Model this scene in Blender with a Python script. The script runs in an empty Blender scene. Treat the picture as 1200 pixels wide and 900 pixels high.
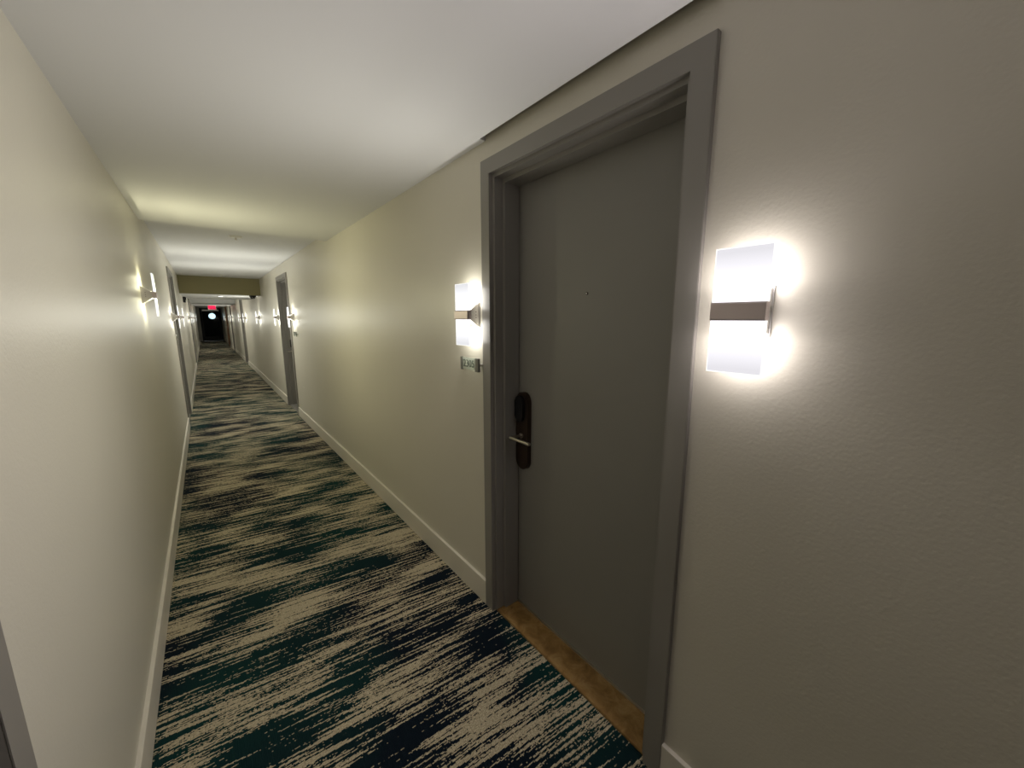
import bpy, bmesh, math, random
from mathutils import Vector, Matrix
random.seed(7)
S = bpy.context.scene
COL = S.collection

# ------------------------------------------------------------------ camera
EYE = 1.4705; YAW = 0.6717; PITCH = -0.1697
cd = bpy.data.cameras.new('camera'); cam = bpy.data.objects.new('camera', cd); COL.objects.link(cam)
cd.sensor_width = 36.0; cd.lens = 449.1 / 1200 * 36; cd.clip_start = 0.01; cd.clip_end = 200
cam.location = (0, 0, EYE)
cam.rotation_euler = (math.pi/2 + PITCH, 0, -YAW)
S.camera = cam

# ------------------------------------------------------------------ world, exposure
w = bpy.data.worlds.new('world'); S.world = w; w.use_nodes = True
w.node_tree.nodes['Background'].inputs[0].default_value = (0.01, 0.012, 0.014, 1)
w.node_tree.nodes['Background'].inputs[1].default_value = 0.3
S.view_settings.view_transform = 'Standard'; S.view_settings.look = 'None'
S.view_settings.gamma = 1; S.view_settings.exposure = 0.0
try: S.view_settings.use_curve_mapping = False
except Exception: pass
LED_W = 1.0          # watts of each sconce strip
LED_IN, LED_BACK, LED_OUT = 0.5, 0.38, 3.9
PANEL_E = 1.0

# ------------------------------------------------------------------ layout
R = 1.0147; L = -0.304
Y_BACK = -3.2; Y_END = 32.0
H1 = 2.21; H2 = 2.285; HB = 1.944
T = 2.13; DW = 0.983
SZ = 1.486

# ------------------------------------------------------------------ materials
def mat(name, col, rough=0.5, metal=0.0, spec=0.5, bump=None, var=None, coat=0.0):
    m = bpy.data.materials.new(name); m.use_nodes = True
    nt = m.node_tree; b = nt.nodes['Principled BSDF']
    b.inputs['Base Color'].default_value = (*col, 1)
    b.inputs['Roughness'].default_value = rough; b.inputs['Metallic'].default_value = metal
    b.inputs['Specular IOR Level'].default_value = spec
    b.inputs['Coat Weight'].default_value = coat
    tc = nt.nodes.new('ShaderNodeTexCoord')
    if bump:
        n = nt.nodes.new('ShaderNodeTexNoise'); n.inputs['Scale'].default_value = bump[0]; n.inputs['Detail'].default_value = 3
        nt.links.new(tc.outputs['Object'], n.inputs['Vector'])
        bp = nt.nodes.new('ShaderNodeBump'); bp.inputs['Strength'].default_value = bump[1]; bp.inputs['Distance'].default_value = bump[2]
        nt.links.new(n.outputs['Fac'], bp.inputs['Height']); nt.links.new(bp.outputs['Normal'], b.inputs['Normal'])
    if var:
        n = nt.nodes.new('ShaderNodeTexNoise'); n.inputs['Scale'].default_value = var[0]; n.inputs['Detail'].default_value = 5
        nt.links.new(tc.outputs['Object'], n.inputs['Vector'])
        r = nt.nodes.new('ShaderNodeValToRGB')
        r.color_ramp.elements[0].position = 0.3; r.color_ramp.elements[1].position = 0.7
        r.color_ramp.elements[0].color = (*[c*(1-var[1]) for c in col], 1)
        r.color_ramp.elements[1].color = (*[min(1, c*(1+var[1])) for c in col], 1)
        nt.links.new(n.outputs['Fac'], r.inputs['Fac']); nt.links.new(r.outputs['Color'], b.inputs['Base Color'])
    return m

M = {}
M['wall'] = mat('beige_eggshell_paint', (0.60, 0.570, 0.485), 0.38, bump=(120, 0.4, 0.0014), var=(1.3, 0.02))
M['ceiling'] = mat('white_ceiling_paint', (0.70, 0.70, 0.70), 0.8, spec=0.25, bump=(220, 0.12, 0.001))
M['beam'] = mat('olive_beam_face', (0.25, 0.22, 0.10), 0.6, bump=(160, 0.2, 0.001))
M['base'] = mat('taupe_baseboard_paint', (0.68, 0.64, 0.56), 0.42, bump=(90, 0.08, 0.001))
M['door'] = mat('grey_door_paint', (0.215, 0.206, 0.185), 0.46, bump=(120, 0.06, 0.0006), var=(2.0, 0.03))
M['casing'] = mat('grey_casing_paint', (0.235, 0.222, 0.20), 0.36, bump=(60, 0.08, 0.0006))
M['bronze'] = mat('dark_bronze_metal', (0.075, 0.052, 0.040), 0.32, 0.85, bump=(300, 0.05, 0.0003))
M['black'] = mat('black_plastic', (0.008, 0.008, 0.009), 0.2, bump=(300, 0.02, 0.0002))
M['nickel'] = mat('satin_nickel', (0.62, 0.57, 0.50), 0.28, 1.0, bump=(300, 0.03, 0.0002))
M['alu'] = mat('brushed_aluminium', (0.62, 0.60, 0.58), 0.38, 0.9, bump=(250, 0.06, 0.0003))
M['pewter'] = mat('dark_pewter', (0.22, 0.22, 0.20), 0.4, 0.6, bump=(250, 0.05, 0.0003))
M['strip'] = mat('anodised_strip', (0.62, 0.54, 0.54), 0.45, 0.8, bump=(250, 0.05, 0.0003))
M['white'] = mat('white_plastic', (0.78, 0.77, 0.72), 0.4, bump=(200, 0.03, 0.0003))
M['dark'] = mat('dark_frame_metal', (0.008, 0.0085, 0.009), 0.6, bump=(100, 0.05, 0.0004))
M['grey'] = mat('grey_engraving', (0.07, 0.09, 0.08), 0.5, bump=(100, 0.05, 0.0004))
M['brownwood'] = mat('brown_wood', (0.22, 0.10, 0.035), 0.45, bump=(60, 0.1, 0.0006), var=(9, 0.25))
M['void'] = mat('night_dark_concrete', (0.01, 0.011, 0.012), 0.8, bump=(20, 0.2, 0.002), var=(3, 0.2))

def stone_material():
    m = bpy.data.materials.new('brown_travertine'); m.use_nodes = True; nt = m.node_tree; b = nt.nodes['Principled BSDF']
    tc = nt.nodes.new('ShaderNodeTexCoord')
    n = nt.nodes.new('ShaderNodeTexNoise'); n.inputs['Scale'].default_value = 16; n.inputs['Detail'].default_value = 8; n.inputs['Roughness'].default_value = 0.65
    n.inputs['Distortion'].default_value = 0.6
    r = nt.nodes.new('ShaderNodeValToRGB'); e = r.color_ramp.elements
    e[0].position = 0.28; e[0].color = (0.13, 0.065, 0.016, 1); e[1].position = 0.75; e[1].color = (0.42, 0.28, 0.12, 1)
    k = e.new(0.5); k.color = (0.27, 0.155, 0.05, 1)
    nt.links.new(tc.outputs['Object'], n.inputs['Vector']); nt.links.new(n.outputs['Fac'], r.inputs['Fac']); nt.links.new(r.outputs['Color'], b.inputs['Base Color'])
    b.inputs['Roughness'].default_value = 0.4
    bp = nt.nodes.new('ShaderNodeBump'); bp.inputs['Strength'].default_value = 0.15; bp.inputs['Distance'].default_value = 0.002
    nt.links.new(n.outputs['Fac'], bp.inputs['Height']); nt.links.new(bp.outputs['Normal'], b.inputs['Normal'])
    return m
M['stone'] = stone_material()

def carpet_material():
    m = bpy.data.materials.new('streaked_loop_carpet'); m.use_nodes = True; nt = m.node_tree; N = nt.nodes; K = nt.links; b = N['Principled BSDF']
    def new(t, **kw):
        n = N.new(t)
        for k, v in kw.items(): setattr(n, k, v)
        return n
    def math_(op, a=None, bb=None, c=None):
        n = new('ShaderNodeMath', operation=op)
        for i, x in enumerate((a, bb, c)):
            if x is None: continue
            if isinstance(x, (int, float)): n.inputs[i].default_value = x
            else: K.new(x, n.inputs[i])
        return n.outputs[0]
    def ramp(x, lo, hi, a=0.0, bb=1.0):
        n = new('ShaderNodeMapRange'); K.new(x, n.inputs[0])
        n.inputs[1].default_value = lo; n.inputs[2].default_value = hi; n.inputs[3].default_value = a; n.inputs[4].default_value = bb
        return n.outputs[0]
    tc = new('ShaderNodeTexCoord')
    # the tufts: cells of about 4 by 3 mm
    sn = new('ShaderNodeVectorMath', operation='SNAP'); K.new(tc.outputs['Object'], sn.inputs[0]); sn.inputs[1].default_value = (0.0042, 0.0034, 1.0)
    rot = new('ShaderNodeVectorRotate', rotation_type='Z_AXIS'); K.new(sn.outputs[0], rot.inputs['Vector']); rot.inputs['Angle'].default_value = math.radians(6.0)
    def noise(sx, sy, off, detail=2.0, rough=0.5):
        mp = new('ShaderNodeMapping'); K.new(rot.outputs[0], mp.inputs['Vector'])
        mp.inputs['Scale'].default_value = (sx, sy, 1); mp.inputs['Location'].default_value = (off, off*1.7, 0)
        n = new('ShaderNodeTexNoise'); n.inputs['Scale'].default_value = 1.0; n.inputs['Detail'].default_value = detail; n.inputs['Roughness'].default_value = rough
        K.new(mp.outputs[0], n.inputs['Vector']); return n.outputs['Fac']
    fine = noise(4.0, 105, 3.1, 3.0, 0.62)
    mid = noise(2.4, 34, 17.7, 2.0, 0.5)
    big = noise(2.2, 4.6, 41.3, 1.0, 0.4)
    grain = noise(150, 260, 9.9, 0.0)
    s = math_('ADD', math_('MULTIPLY', fine, 1.5), math_('MULTIPLY', mid, 0.7))
    s = math_('ADD', s, math_('MULTIPLY', big, 0.8))
    s = math_('ADD', s, math_('MULTIPLY', grain, 0.26))
    fac = ramp(s, 1.572, 1.587)           # 0 light yarn, 1 dark yarn
    tealf = ramp(big, 0.50, 0.62)
    tl = noise(1.1, 0.8, 77.0, 1.0)
    hue = ramp(tl, 0.40, 0.56)
    cd1 = new('ShaderNodeMix', data_type='RGBA'); K.new(hue, cd1.inputs['Factor'])
    cd1.inputs['A'].default_value = (0.004, 0.009, 0.016, 1); cd1.inputs['B'].default_value = (0.005, 0.030, 0.029, 1)
    gl = ramp(grain, 0.3, 0.7)
    cl = new('ShaderNodeMix', data_type='RGBA'); K.new(gl, cl.inputs['Factor'])
    cl.inputs['A'].default_value = (0.33, 0.28, 0.19, 1); cl.inputs['B'].default_value = (0.56, 0.49, 0.35, 1)
    mx = new('ShaderNodeMix', data_type='RGBA'); K.new(fac, mx.inputs['Factor'])
    K.new(cl.outputs['Result'], mx.inputs['A']); K.new(cd1.outputs['Result'], mx.inputs['B'])
    K.new(mx.outputs['Result'], b.inputs['Base Color'])
    b.inputs['Roughness'].default_value = 0.95; b.inputs['Specular IOR Level'].default_value = 0.1
    # loops as relief
    wv = new('ShaderNodeTexWave', wave_type='BANDS', bands_direction='X'); wv.inputs['Scale'].default_value = 50; K.new(tc.outputs['Object'], wv.inputs['Vector'])
    hh = math_('ADD', wv.outputs['Fac'], grain)
    bp = new('ShaderNodeBump'); bp.inputs['Strength'].default_value = 0.5; bp.inputs['Distance'].default_value = 0.0015
    K.new(hh, bp.inputs['Height']); K.new(bp.outputs['Normal'], b.inputs['Normal'])
    return m
M['carpet'] = carpet_material()

def panel_material(name, col, hot, cool):
    """edge-lit acrylic: brightest next to the LED strip in its middle, fading to its ends"""
    m = bpy.data.materials.new(name); m.use_nodes = True; nt = m.node_tree; N = nt.nodes; K = nt.links
    N.remove(N['Principled BSDF']); out = N['Material Output']
    tc = N.new('ShaderNodeTexCoord'); sp = N.new('ShaderNodeSeparateXYZ'); K.new(tc.outputs['Object'], sp.inputs[0])
    a = N.new('ShaderNodeMath'); a.operation = 'ABSOLUTE'; K.new(sp.outputs['Z'], a.inputs[0])
    r = N.new('ShaderNodeMapRange'); K.new(a.outputs[0], r.inputs[0])
    r.inputs[1].default_value = 0.015; r.inputs[2].default_value = 0.13; r.inputs[3].default_value = hot; r.inputs[4].default_value = cool
    em = N.new('ShaderNodeEmission'); em.inputs[0].default_value = (*col, 1); K.new(r.outputs[0], em.inputs[1])
    K.new(em.outputs[0], out.inputs[0]); return m
def emission(name, col, e):
    m = bpy.data.materials.new(name); m.use_nodes = True; nt = m.node_tree
    nt.nodes.remove(nt.nodes['Principled BSDF'])
    em = nt.nodes.new('ShaderNodeEmission'); em.inputs[0].default_value = (*col, 1); em.inputs[1].default_value = e
    nt.links.new(em.outputs[0], nt.nodes['Material Output'].inputs[0]); return m
def glass_material(name, col, rough, alpha):
    m = bpy.data.materials.new(name); m.use_nodes = True; nt = m.node_tree; N = nt.nodes; K = nt.links
    b = N['Principled BSDF']; b.inputs['Base Color'].default_value = (*col, 1); b.inputs['Roughness'].default_value = rough
    t = N.new('ShaderNodeBsdfTransparent'); t.inputs[0].default_value = (*col, 1)
    mx = N.new('ShaderNodeMixShader'); mx.inputs[0].default_value = alpha
    K.new(t.outputs[0], mx.inputs[1]); K.new(b.outputs[0], mx.inputs[2]); K.new(mx.outputs[0], N['Material Output'].inputs[0]); return m
M['plaque'] = glass_material('greenish_acrylic', (0.93, 0.98, 0.92), 0.15, 0.35)
M['darkglass'] = glass_material('dark_door_glass', (0.05, 0.06, 0.065), 0.05, 0.15)
M['exit_red'] = emission('exit_red_letters', (1.0, 0.02, 0.09), 2.2)
M['exit_face'] = emission('exit_sign_face', (0.9, 0.03, 0.10), 0.75)
M['globe'] = emission('globe_lamp_glow', (0.95, 1.0, 0.96), 500)
M['rim'] = emission('glowing_acrylic_rim', (1.0, 1.0, 0.97), 1.15)
M['down'] = emission('downlight_lens', (1.0, 0.98, 0.85), 5)

# ------------------------------------------------------------------ helpers
def link(name, bm, m, parent=None, smooth=False, loc=None, bevel=0.0):
    me = bpy.data.meshes.new(name)
    if bevel: bmesh.ops.bevel(bm, geom=list(bm.edges), offset=bevel, segments=2, affect='EDGES', clamp_overlap=True)
    bmesh.ops.recalc_face_normals(bm, faces=bm.faces); bm.to_mesh(me); bm.free()
    if smooth:
        for p in me.polygons: p.use_smooth = True
    o = bpy.data.objects.new(name, me); COL.objects.link(o)
    for x in (m if isinstance(m, (list, tuple)) else [m]): me.materials.append(x)
    if parent: o.parent = parent
    if loc: o.location = loc
    return o
def box(bm, x0, x1, y0, y1, z0, z1):
    v = [bm.verts.new(p) for p in ((x0,y0,z0),(x1,y0,z0),(x1,y1,z0),(x0,y1,z0),(x0,y0,z1),(x1,y0,z1),(x1,y1,z1),(x0,y1,z1))]
    for f in ((3,2,1,0),(4,5,6,7),(0,1,5,4),(1,2,6,5),(2,3,7,6),(3,0,4,7)): bm.faces.new([v[i] for i in f])
def bx(*a):
    bm = bmesh.new(); box(bm, *a); return bm
def prism(bm, pts, axis, a, b):
    """extrude a 2-D outline along an axis"""
    def P(u, v, t): return {'x': (t, u, v), 'y': (u, t, v), 'z': (u, v, t)}[axis]
    A = [bm.verts.new(P(u, v, a)) for u, v in pts]; B = [bm.verts.new(P(u, v, b)) for u, v in pts]
    n = len(pts); bm.faces.new(A); bm.faces.new(list(reversed(B)))
    for i in range(n): bm.faces.new((A[i], B[i], B[(i+1) % n], A[(i+1) % n]))
def cyl(bm, r, a, b, axis='x', c=(0, 0), n=24, r2=None):
    r2 = r if r2 is None else r2
    def P(u, v, t): return {'x': (t, u, v), 'y': (u, t, v), 'z': (u, v, t)}[axis]
    A = [bm.verts.new(P(c[0]+r*math.cos(2*math.pi*i/n), c[1]+r*math.sin(2*math.pi*i/n), a)) for i in range(n)]
    B = [bm.verts.new(P(c[0]+r2*math.cos(2*math.pi*i/n), c[1]+r2*math.sin(2*math.pi*i/n), b)) for i in range(n)]
    bm.faces.new(A); bm.faces.new(list(reversed(B)))
    for i in range(n): bm.faces.new((A[i], B[i], B[(i+1) % n], A[(i+1) % n]))
def stadium(cy, cz, w_, h, n=12):
    r = w_/2; s = h/2 - r; pts = []
    for i in range(n+1): a = math.pi*i/n; pts.append((cy + r*math.cos(a), cz + s + r*math.sin(a)))
    for i in range(n+1): a = math.pi + math.pi*i/n; pts.append((cy + r*math.cos(a), cz - s + r*math.sin(a)))
    return pts
def tag(o, label=None, cat=None, group=None, kind=None):
    if label: o['label'] = label
    if cat: o['category'] = cat
    if group: o['group'] = group
    if kind: o['kind'] = kind
    return o
def empty(name, loc, rz=0):
    o = bpy.data.objects.new(name, None); COL.objects.link(o); o.location = loc; o.rotation_euler = (0, 0, rz); o.empty_display_size = 0.1
    return o
def copy_tree(o, parent=None):
    c = o.copy(); COL.objects.link(c); c.parent = parent
    for ch in list(o.children): copy_tree(ch, c)
    return c
def text_mesh(name, s, size, m, parent, loc, rot, depth=0.0008):
    cu = bpy.data.curves.new(name, 'FONT'); cu.body = s; cu.size = size; cu.align_x = 'CENTER'; cu.align_y = 'CENTER'; cu.extrude = depth
    t = bpy.data.objects.new(name, cu); COL.objects.link(t)
    dg = bpy.context.evaluated_depsgraph_get(); me = bpy.data.meshes.new_from_object(t.evaluated_get(dg))
    bpy.data.objects.remove(t); o = bpy.data.objects.new(name, me); COL.objects.link(o)
    me.materials.clear(); me.materials.append(m); o.parent = parent; o.location = loc; o.rotation_euler = rot; return o

# ------------------------------------------------------------------ doors' and lamps' places
R_DOORS = [0.493, 6.52, 14.9, 21.3]          # near outer casing edge along the corridor
L_DOORS = [-0.10, 6.75, 15.2]
# ------------------------------------------------------------------ setting
link('floor', bx(L-0.02, R+0.02, Y_BACK-0.1, Y_END+0.05, -0.06, 0.0), M['carpet'])
fl = bpy.data.objects['floor']; tag(fl, 'carpet with beige, teal and navy streaks running down the corridor', 'carpet', kind='structure')

CW = 0.06        # casing width
def wall(name, xs, sgn, doors, label):
    """wall with an opening behind every door frame; xs its face, sgn the way outwards"""
    x0, x1 = (xs, xs+0.3) if sgn > 0 else (xs-0.3, xs)
    bm = bmesh.new(); y = Y_BACK - 0.1
    for d in sorted(doors):
        a, b = d + CW - 0.02, d + DW - CW + 0.02
        box(bm, x0, x1, y, a, 0, 2.6); box(bm, x0, x1, a, b, T - CW + 0.02, 2.6); y = b
    box(bm, x0, x1, y, Y_END+0.2, 0, 2.6)
    o = link(name, bm, M['wall']); return tag(o, label, 'wall', kind='structure')
wall('wall_right', R, 1, R_DOORS, 'long beige eggshell wall on the right with the near grey door')
wall('wall_left', L, -1, L_DOORS, 'long beige eggshell wall close on the left of the corridor')
tag(link('wall_back', bx(L, R, Y_BACK-0.15, Y_BACK, 0, 2.6), M['wall']), 'beige wall behind the viewer closing the corridor', 'wall', kind='structure')

def ceil(name, y0, y1, z, m, label, cat='ceiling', x0=L, x1=R, top=2.6):
    return tag(link(name, bx(x0, x1, y0, y1, z, top), m), label, cat, kind='structure')
# near ceiling, notched back from the right wall beside the first door
bm = bmesh.new()
pts = [(L, Y_BACK), (R-0.03, Y_BACK), (R-0.03, 1.456), (R, 1.456), (R, 4.177), (L, 4.177)]
prism(bm, pts, 'z', H1, 2.6)
tag(link('ceiling', bm, M['ceiling']), 'lower white ceiling overhead, ending short of the second ceiling section', 'ceiling', kind='structure')
ceil('ceiling', 4.177, 9.86, H2, M['ceiling'], 'raised white ceiling section before the olive beam')
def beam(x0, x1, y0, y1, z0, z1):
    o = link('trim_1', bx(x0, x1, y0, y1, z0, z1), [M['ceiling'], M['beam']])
    for p in o.data.polygons: p.material_index = 1 if p.normal.y < -0.5 else 0  # olive on the near face only, ceiling white on the rest
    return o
tag(beam(L, R, 9.86, 12.2, HB, 2.6), 'drop beam across the corridor, olive on its near face, with the dark dome camera', 'beam', kind='structure')
ceil('ceiling', 12.2, 18.2, H2, M['ceiling'], 'white ceiling section beyond the first beam')
tag(link('trim_2', bx(L, R, 18.2, 21.5, 2.02, 2.6), [M['ceiling']]), 'second drop beam farther down the corridor', 'beam', kind='structure')
ceil('ceiling', 21.5, 26.0, H2, M['ceiling'], 'white ceiling section beyond the second beam')
tag(link('trim_3', bx(L, R, 26.0, 27.5, 2.12, 2.6), [M['ceiling']]), 'third drop beam just before the dark end door', 'beam', kind='structure')
ceil('ceiling', 27.5, Y_END+0.2, H2, M['ceiling'], 'last white ceiling section in front of the dark end door')

def baseboards(side, xs, sgn, doors):
    y = Y_BACK; i = 0
    for d in sorted(doors) + [None]:
        e = d if d is not None else Y_END
        if e > y + 0.01:
            i += 1
            prof = [(0, 0), (-0.014, 0), (-0.014, 0.1285), (-0.013, 0.13), (0, 0.13)]
            bm = bmesh.new(); prism(bm, [(xs + sgn*u, v) for u, v in prof], 'y', y, e)
            o = link('baseboard_'+side, bm, M['base'])
            where = 'behind the viewer' if e < 0.6 else ('up to the first door' if False else None)
            lab = f'taupe baseboard along the {side} wall, ' + ['run beside and behind the viewer', 'long near run before the next grey door', 'run beyond the second grey door', 'far run beyond the third grey door', 'last run reaching the dark end door'][min(i-1, 4)]
            tag(o, lab, 'baseboard', kind='structure')
        if d is not None: y = d + DW
baseboards('right', R, 1, R_DOORS)
baseboards('left', L, -1, L_DOORS)

# ------------------------------------------------------------------ guest room door (faces -x; origin on the wall face at floor, y from the near casing edge)
def make_door(full=True):
    root = empty('door_1', (R, R_DOORS[0], 0))
    def frame_u(x0, x1, inset, width):
        bm = bmesh.new()
        a, b, t = inset, DW - inset, T - inset
        pts = [(a, 0), (a, t), (b, t), (b, 0), (b-width, 0), (b-width, t-width), (a+width, t-width), (a+width, 0)]
        prism(bm, pts, 'x', x0, x1); return bm
    link('casing', frame_u(-0.016, 0.004, 0.0, CW), M['casing'], root, bevel=0.0015)
    link('jamb', frame_u(0.004, 0.046, CW-0.02, 0.035), M['casing'], root, bevel=0.0012)
    link('door_stop', frame_u(0.046, 0.126, CW-0.005, 0.037), M['casing'], root, bevel=0.0012)
    leaf = link('door_leaf', bx(0.130, 0.172, CW+0.024, DW-CW-0.024, 0.014, T-CW-0.024), M['door'], root, bevel=0.0012)
    link('frame_back', frame_u(0.126, 0.19, CW-0.019, 0.04), M['casing'], root)
    link('threshold', bx(0.004, 0.128, CW-0.0, DW-CW+0.0, -0.002, 0.010), M['stone'], root, bevel=0.002)
    link('sweep', bx(0.122, 0.130, CW+0.03, DW-CW-0.03, 0.0105, 0.017), M['nickel'], root)
    # lock set on the far edge of the leaf
    ly = 1.345 - R_DOORS[0] - 0.008
    bm = bmesh.new(); prism(bm, stadium(ly, 0.945, 0.082, 0.375), 'x', 0.106, 0.131)
    lk = link('lock_body', bm, M['bronze'], leaf, bevel=0.0025)
    bm = bmesh.new(); prism(bm, stadium(ly+0.004, 1.055, 0.056, 0.125), 'x', 0.088, 0.1065)
    link('card_reader', bm, M['black'], leaf, bevel=0.003)
    bm = bmesh.new(); cyl(bm, 0.0125, 0.098, 0.107, 'x', (ly, 0.925), 20); cyl(bm, 0.0075, 0.045, 0.098, 'x', (ly, 0.925), 16)
    # lever: rounded bar running back towards the hinges
    prof = [(0.040, 0.919), (0.052, 0.919), (0.054, 0.925), (0.052, 0.931), (0.040, 0.931), (0.038, 0.925)]
    prism(bm, prof, 'y', ly+0.010, ly-0.125)
    link('lever_handle', bm, M['nickel'], leaf, bevel=0.0008)['label'] = 'satin nickel lever handle'
    bm = bmesh.new(); cyl(bm, 0.0055, 0.1265, 0.131, 'x', (DW/2, 1.563), 16)
    pv = link('peephole', bm, M['bronze'], leaf)
    bm = bmesh.new(); cyl(bm, 0.0026, 0.1255, 0.128, 'x', (DW/2, 1.563), 12)
    link('peephole_lens', bm, M['white'], leaf)
    return root
door0 = make_door()
def door_tag(o, lab): return tag(o, lab, 'door', kind='structure')
door_tag(door0, 'large grey door in the near right wall, between the two nearest right-hand wall lamps')
labs = {('R',1): 'second grey door on the right wall, before the olive beam', ('R',2): 'third grey door on the right wall, beyond the olive beam',
        ('R',3): 'far grey door on the right wall near the exit sign', ('L',0): 'grey door whose casing edge shows at the bottom left corner',
        ('L',1): 'grey door on the left wall after the yellowish lamp', ('L',2): 'far grey door on the left wall beyond the beam'}
def grey_sill(d):
    for c in d.children:
        if c.name.startswith('threshold'): c.data = plain
n = 1
plain = [c for c in door0.children if c.name.startswith('threshold')][0].data.copy(); plain.materials[0] = M['casing']   # the farther doors have grey sills
for i, y in enumerate(R_DOORS[1:], 1):
    d = copy_tree(door0); n += 1; d.name = f'door_{n}'; d.location = (R, y, 0); d['label'] = labs[('R', i)]; grey_sill(d)
for i, y in enumerate(L_DOORS):
    d = copy_tree(door0); n += 1; d.name = f'door_{n}'; d.location = (L, y+DW, 0); d.rotation_euler = (0, 0, math.pi); d['label'] = labs[('L', i)]; grey_sill(d)

# ------------------------------------------------------------------ wall sconce (local: -x out of the wall, origin at the middle of its wall plate)
BODY = {}
def sconce_meshes():
    bm = bmesh.new(); box(bm, -0.007, 0.0, -0.036, 0.036, -0.057, 0.057); BODY['plate'] = bm
def make_sconce(name, pm, lamp_col, watts):
    root = empty(name, (0, 0, 0))
    link('back_plate', bx(-0.007, 0.0, -0.047, 0.047, -0.058, 0.058), M['alu'], root, bevel=0.001)
    bm = bmesh.new(); prism(bm, [(-0.007, -0.054), (-0.007, 0.054), (-0.056, 0.018), (-0.056, -0.018)], 'y', -0.045, 0.045)
    body = link('bracket', bm, M['alu'], root, bevel=0.0012)
    for zz in (-0.012, 0.0, 0.014):
        for s in (-1, 1):
            b2 = bmesh.new(); cyl(b2, 0.0022, s*0.045, s*0.0462, 'y', (-0.022, zz), 10); link('screw', b2, M['bronze'], body)
    # acrylic panel in two halves, held by the metal strip
    for s in (1, -1):
        z0, z1 = sorted((s*0.012, s*0.139))
        link('acrylic_panel', bx(-0.0695, -0.0635, -0.0575, 0.0575, z0, z1), pm, root, bevel=0.0012)
        bm = bmesh.new(); e = s*0.140; prism(bm, [(-0.0592, s*0.02), (-0.0592, e+s*0.0015), (0.0592, e+s*0.0015), (0.0592, s*0.02), (0.0576, s*0.02), (0.0576, e-s*0.0006), (-0.0576, e-s*0.0006), (-0.0576, s*0.02)], 'x', -0.0696, -0.0634)
        link('acrylic_rim', bm, M['rim'], root)
    bm = bmesh.new(); prism(bm, [(-0.056, -0.0205), (-0.056, 0.0205), (-0.0755, 0.0205), (-0.0775, 0.017), (-0.0775, -0.017), (-0.0755, -0.0205)], 'y', -0.0577, 0.0577)
    link('metal_strip', bm, M['strip'], root)
    def strip(energy, x, z, sx, sy, tilt, spread=math.pi):
        ld = bpy.data.lights.new('led_strip', 'AREA'); ld.shape = 'RECTANGLE'; ld.size = sx; ld.size_y = sy
        ld.energy = energy; ld.color = lamp_col; ld.spread = spread
        lo = bpy.data.objects.new('led_strip', ld); COL.objects.link(lo); lo.parent = root
        lo.location = (x, 0, z); lo.rotation_euler = (0, tilt, 0)      # tilt about y: 0 faces down, 90 deg faces -x (into the corridor)
    for s in (1, -1):
        up = (lambda a: a if s < 0 else math.pi - a)
        strip(watts*LED_IN, -0.052, s*0.0215, 0.012, 0.09, up(0.0))
        strip(watts*LED_BACK, -0.060, s*0.075, 0.10, 0.10, -math.pi/2)
        strip(watts*LED_OUT, -0.0785, s*0.0225, 0.006, 0.11, up(math.radians(62)))
    return root
    return root
def tint(c): return tuple(c)
KINDS = {'pink': ((1.0, 0.92, 0.92), (0.97, 0.95, 1.0)), 'white': ((1.0, 0.965, 0.88), (0.98, 0.98, 1.0)), 'yellow': ((1.0, 0.95, 0.62), (1.0, 1.0, 0.78)), 'far': ((0.98, 0.97, 0.86), (1.0, 1.0, 0.93))}
proto = {}
for k, (lc, pc) in KINDS.items():
    proto[k] = [make_sconce('wall_sconce', panel_material('edge_lit_acrylic_'+k, pc, (3.5 if k in ('far', 'yellow') else 1.5)*PANEL_E, (1.1 if k in ('far', 'yellow') else 0.84)*PANEL_E), lc, LED_W), False]
def place_sconce(kind, side, y, z, label, group=None):
    p, used = proto[kind]
    o = p if not used else copy_tree(p); proto[kind][1] = True
    o.location = (R if side == 'R' else L, y, z); o.rotation_euler = (0, 0, 0 if side == 'R' else math.pi)
    tag(o, label, 'wall lamp', group or 'acrylic wall lamps along the corridor'); return o
place_sconce('pink', 'R', 0.371, SZ, 'nearest acrylic wall lamp with grey metal strip, right of the large door')
place_sconce('white', 'R', 1.562, SZ, 'acrylic wall lamp left of the large door, above the room number plaque')
place_sconce('yellow', 'L', 3.60, 1.625, 'yellowish acrylic wall lamp mounted highest, alone on the left wall')
place_sconce('far', 'R', 6.27, SZ, 'lamp on the near side of the second right-hand door')
place_sconce('far', 'R', 7.62, SZ, 'lamp on the far side of the second right-hand door')
place_sconce('far', 'L', 6.45, SZ, 'lamp on the near side of the left-hand door past the yellowish lamp')
place_sconce('far', 'L', 7.90, SZ, 'lamp on the far side of the left-hand door past the yellowish lamp')
place_sconce('far', 'R', 10.5, SZ, 'lone lamp on the right wall just under the olive beam')
place_sconce('far', 'R', 14.2, SZ, 'lamp on the near side of the third right-hand door')
place_sconce('far', 'R', 16.1, SZ, 'lamp on the far side of the third right-hand door')
place_sconce('far', 'L', 13.2, SZ, 'lone left wall lamp beyond the small black strobe')
place_sconce('far', 'L', 15.0, SZ, 'lamp on the near side of the far left-hand door')
place_sconce('far', 'L', 16.45, SZ, 'lamp on the far side of the far left-hand door')
place_sconce('far', 'R', 20.9, SZ, 'lamp on the near side of the fourth right-hand door')
place_sconce('far', 'R', 22.6, SZ, 'lamp on the far side of the fourth right-hand door')
place_sconce('far', 'L', 23.0, SZ, 'last lamp on the left wall before the dark end door')
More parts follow.
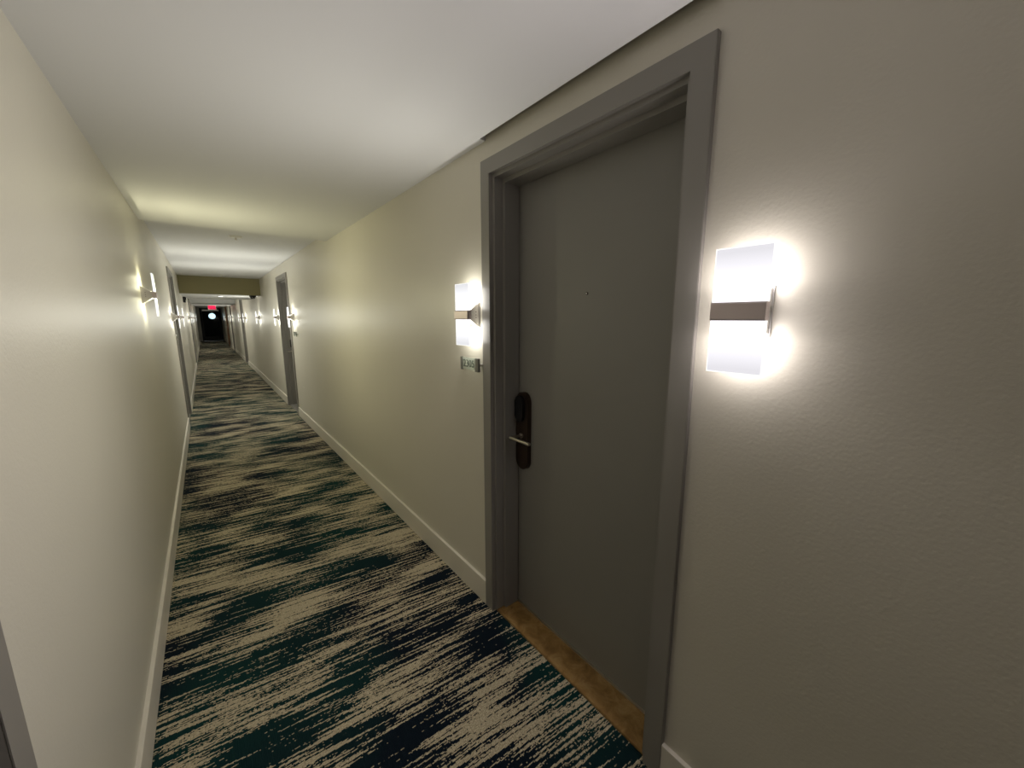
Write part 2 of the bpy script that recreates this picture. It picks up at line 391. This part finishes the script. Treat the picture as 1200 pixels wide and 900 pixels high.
place_sconce('far', 'R', 27.8, SZ, 'last lamp on the right wall beside the dark end door')
#place_sconce('pink', 'L', -0.28, SZ, 'acrylic wall lamp on the left wall beside the viewer, before the casing')
#place_sconce('pink', 'R', -1.9, SZ, 'acrylic wall lamp on the right wall behind the viewer')

# ------------------------------------------------------------------ room number plaques
def make_plaque(full):
    root = empty('room_number_plaque', (0, 0, 0))
    link('acrylic_plate', bx(-0.026, -0.022, -0.075, 0.075, -0.029, 0.029), M['plaque'], root, bevel=0.0008)
    link('side_bar', bx(-0.031, -0.019, 0.066, 0.080, -0.033, 0.031), M['pewter'], root, bevel=0.001)
    link('side_bar', bx(-0.031, -0.019, -0.080, -0.050, -0.033, 0.031), M['pewter'], root, bevel=0.001)
    for yy in (0.074, -0.066):
        bm = bmesh.new(); cyl(bm, 0.006, -0.020, 0.0, 'x', (yy, 0), 12); link('standoff', bm, M['alu'], root)
    return root
def place_plaque(o, side, y, z, label):
    o.location = (R if side == 'R' else L, y, z); o.rotation_euler = (0, 0, 0 if side == 'R' else math.pi)
    tag(o, label, 'sign', 'room number plaques under the wall lamps')
pl = make_plaque(True)
pl2 = copy_tree(pl); pl3 = copy_tree(pl)
place_plaque(pl, 'R', 1.572, 1.253, 'greenish acrylic room number plaque below the lamp left of the large door')
text_mesh('number', '2305', 0.050, M['grey'], pl, (-0.0272, 0.008, 0.0), (math.pi/2, 0, -math.pi/2))
place_plaque(pl2, 'R', 6.12, 1.253, 'small plaque on the right wall before the second right-hand door')
place_plaque(pl3, 'L', 6.60, 1.253, 'small plaque on the left wall before the left-hand door')

# ------------------------------------------------------------------ ceiling fittings
def sprinkler(x, y, z, label, r=0.062):
    root = empty('ceiling_sprinkler', (x, y, z))
    bm = bmesh.new(); cyl(bm, r, -0.003, 0.0, 'z', (0, 0), 28); cyl(bm, r*0.7, -0.012, -0.003, 'z', (0, 0), 24, r2=r*0.82); link('escutcheon', bm, M['white'], root)
    bm = bmesh.new(); cyl(bm, 0.006, -0.032, -0.012, 'z', (0, 0), 12); link('nozzle', bm, M['nickel'], root)
    bm = bmesh.new(); cyl(bm, 0.014, -0.034, -0.032, 'z', (0, 0), 16); link('deflector', bm, M['nickel'], root)
    tag(root, label, 'sprinkler', 'sprinkler heads in the ceiling')
sprinkler(0.345, 4.92, H2, 'white sprinkler head in the raised ceiling, nearest of all')
sprinkler(0.37, 9.3, H2, 'small sprinkler head right before the olive beam')
sprinkler(0.36, 19.0, 2.02, 'small sprinkler head under the second drop beam, above the exit sign')
# small surface light under the beam edge
root = empty('puck_light', (0.34, 10.35, HB))
bm = bmesh.new(); cyl(bm, 0.045, -0.016, 0.0, 'z', (0, 0), 24, r2=0.055); link('housing', bm, M['white'], root)
bm = bmesh.new(); cyl(bm, 0.036, -0.019, -0.016, 'z', (0, 0), 24); link('lens', bm, M['down'], root)
tag(root, 'tiny bright round light under the olive beam', 'light')
# dome camera under the beam at the right wall
root = empty('dome_camera', (0.875, 9.93, HB))
bm = bmesh.new(); cyl(bm, 0.062, -0.022, 0.0, 'z', (0, 0), 28); link('mount', bm, M['dark'], root, smooth=False)
bm = bmesh.new(); bmesh.ops.create_uvsphere(bm, u_segments=24, v_segments=12, radius=0.05)
for v in list(bm.verts):
    if v.co.z > 0.001: v.co.z = 0.001
link('dome', bm, M['black'], root, smooth=True, loc=(0, 0, -0.022))
tag(root, 'black dome camera under the olive beam by the right wall', 'camera')
# strobe on the left wall
root = empty('wall_strobe', (L, 11.4, 1.90))
link('housing', bx(0, 0.045, -0.06, 0.06, -0.08, 0.08), M['dark'], root, bevel=0.004)
link('lens', bx(0.045, 0.06, -0.03, 0.03, -0.035, 0.035), M['black'], root, bevel=0.004)
tag(root, 'black box strobe high on the left wall under the olive beam', 'alarm')
root = empty('dome_camera', (-0.15, 13.9, H2))
bm = bmesh.new(); cyl(bm, 0.06, -0.03, 0.0, 'z', (0, 0), 24); link('mount', bm, M['dark'], root)
bm = bmesh.new(); cyl(bm, 0.03, -0.062, -0.03, 'z', (0, 0), 24, r2=0.05); link('dome', bm, M['black'], root)
tag(root, 'dark ceiling dome near the left wall beyond the olive beam', 'camera')
# little white spackle mark
bm = bmesh.new(); cyl(bm, 0.011, -0.002, 0.0, 'x', (0, 0), 14)
tag(link('wall_spackle', bm, M['white'], None, loc=(R, 6.0, 0.51)), 'tiny white dot low on the right wall before the second right-hand door', 'blemish')

# ------------------------------------------------------------------ exit sign
root = empty('exit_sign', (0.385, 23.0, H2))
link('mount', bx(-0.02, 0.02, -0.02, 0.02, -0.19, 0.0), M['white'], root)
link('housing', bx(-0.15, 0.15, -0.022, 0.022, -0.42, -0.19), M['white'], root, bevel=0.004)
link('lit_face', bx(-0.14, 0.14, -0.0245, -0.0225, -0.41, -0.20), M['exit_face'], root)
text_mesh('letters', 'EXIT', 0.15, M['exit_red'], root, (0, -0.0265, -0.305), (math.pi/2, 0, 0), 0.001)
tag(root, 'glowing red EXIT sign hanging from the ceiling down the corridor', 'sign')

# ------------------------------------------------------------------ end wall, dark glazed door, lamp beyond
bm = bmesh.new()
DX0, DX1 = -0.14, 0.97
box(bm, L, DX0, Y_END, Y_END+0.2, 0, 2.6); box(bm, DX0, DX1, Y_END, Y_END+0.2, 2.12, 2.6); box(bm, DX1, R, Y_END, Y_END+0.2, 0, 2.6)
tag(link('wall_end', bm, M['wall']), 'beige end wall around the dark glazed door', 'wall', kind='structure')
root = empty('door_8', (DX0, Y_END, 0)); W_ = DX1-DX0
bm = bmesh.new(); prism(bm, [(0, 0), (0, 2.12), (W_, 2.12), (W_, 0), (W_-0.05, 0), (W_-0.05, 2.07), (0.05, 2.07), (0.05, 0)], 'y', 0.0, 0.12); link('casing', bm, M['dark'], root)
lf = link('door_leaf', bx(0.05, W_-0.05, 0.05, 0.09, 0.01, 0.30), M['dark'], root)
link('stile', bx(0.05, 0.15, 0.05, 0.09, 0.30, 2.07), M['dark'], root); link('stile', bx(W_-0.15, W_-0.05, 0.05, 0.09, 0.30, 2.07), M['dark'], root)
link('top_rail', bx(0.15, W_-0.15, 0.05, 0.09, 1.92, 2.07), M['dark'], root)
link('glass_pane', bx(0.15, W_-0.15, 0.065, 0.073, 0.30, 1.92), M['darkglass'], root)
link('closer_bar', bx(0.14, W_-0.12, 0.02, 0.05, 1.94, 2.02), M['alu'], root)['label'] = 'pale closer bar across the top'
tag(root, 'dark glazed door at the very end of the corridor', 'door', kind='structure')
bm = bmesh.new()
box(bm, L-0.3, R+0.3, Y_END+4.0, Y_END+4.1, -0.05, 2.7); box(bm, L-0.4, L-0.3, Y_END+0.2, Y_END+4.1, -0.05, 2.7); box(bm, R+0.3, R+0.4, Y_END+0.2, Y_END+4.1, -0.05, 2.7)
box(bm, L-0.3, R+0.3, Y_END+0.2, Y_END+4.0, -0.06, 0.0); box(bm, L-0.3, R+0.3, Y_END+0.2, Y_END+4.0, 2.6, 2.7)
tag(link('wall_landing', bm, M['void']), 'dark landing behind the glazed end door', 'landing', kind='structure')
root = empty('globe_lamp', (0.50, Y_END+1.2, 1.62))
bm = bmesh.new(); bmesh.ops.create_uvsphere(bm, u_segments=24, v_segments=14, radius=0.19); link('globe', bm, M['globe'], root, smooth=True)
bm = bmesh.new(); cyl(bm, 0.012, 0.18, 0.98, 'z', (0, 0), 10); link('stem', bm, M['dark'], root)
tag(root, 'white glowing globe lamp seen through the dark end door', 'light')
# brown timber door standing open by the right wall
root = empty('open_fire_door', (R-0.05, 27.0-1.6, 0))
lf = link('door_leaf', bx(-0.0, 0.045, 0, 0.9, 0.012, 2.06), M['brownwood'], root, bevel=0.003)
link('push_bar', bx(-0.05, -0.0, 0.15, 0.75, 0.98, 1.05), M['nickel'], lf)
link('hinge', bx(0.0, 0.05, 0.9, 0.925, 1.7, 1.8), M['nickel'], lf); link('hinge', bx(0.0, 0.05, 0.9, 0.925, 0.25, 0.35), M['nickel'], lf)
tag(root, 'brown timber door folded back on the right wall near the corridor end', 'door')
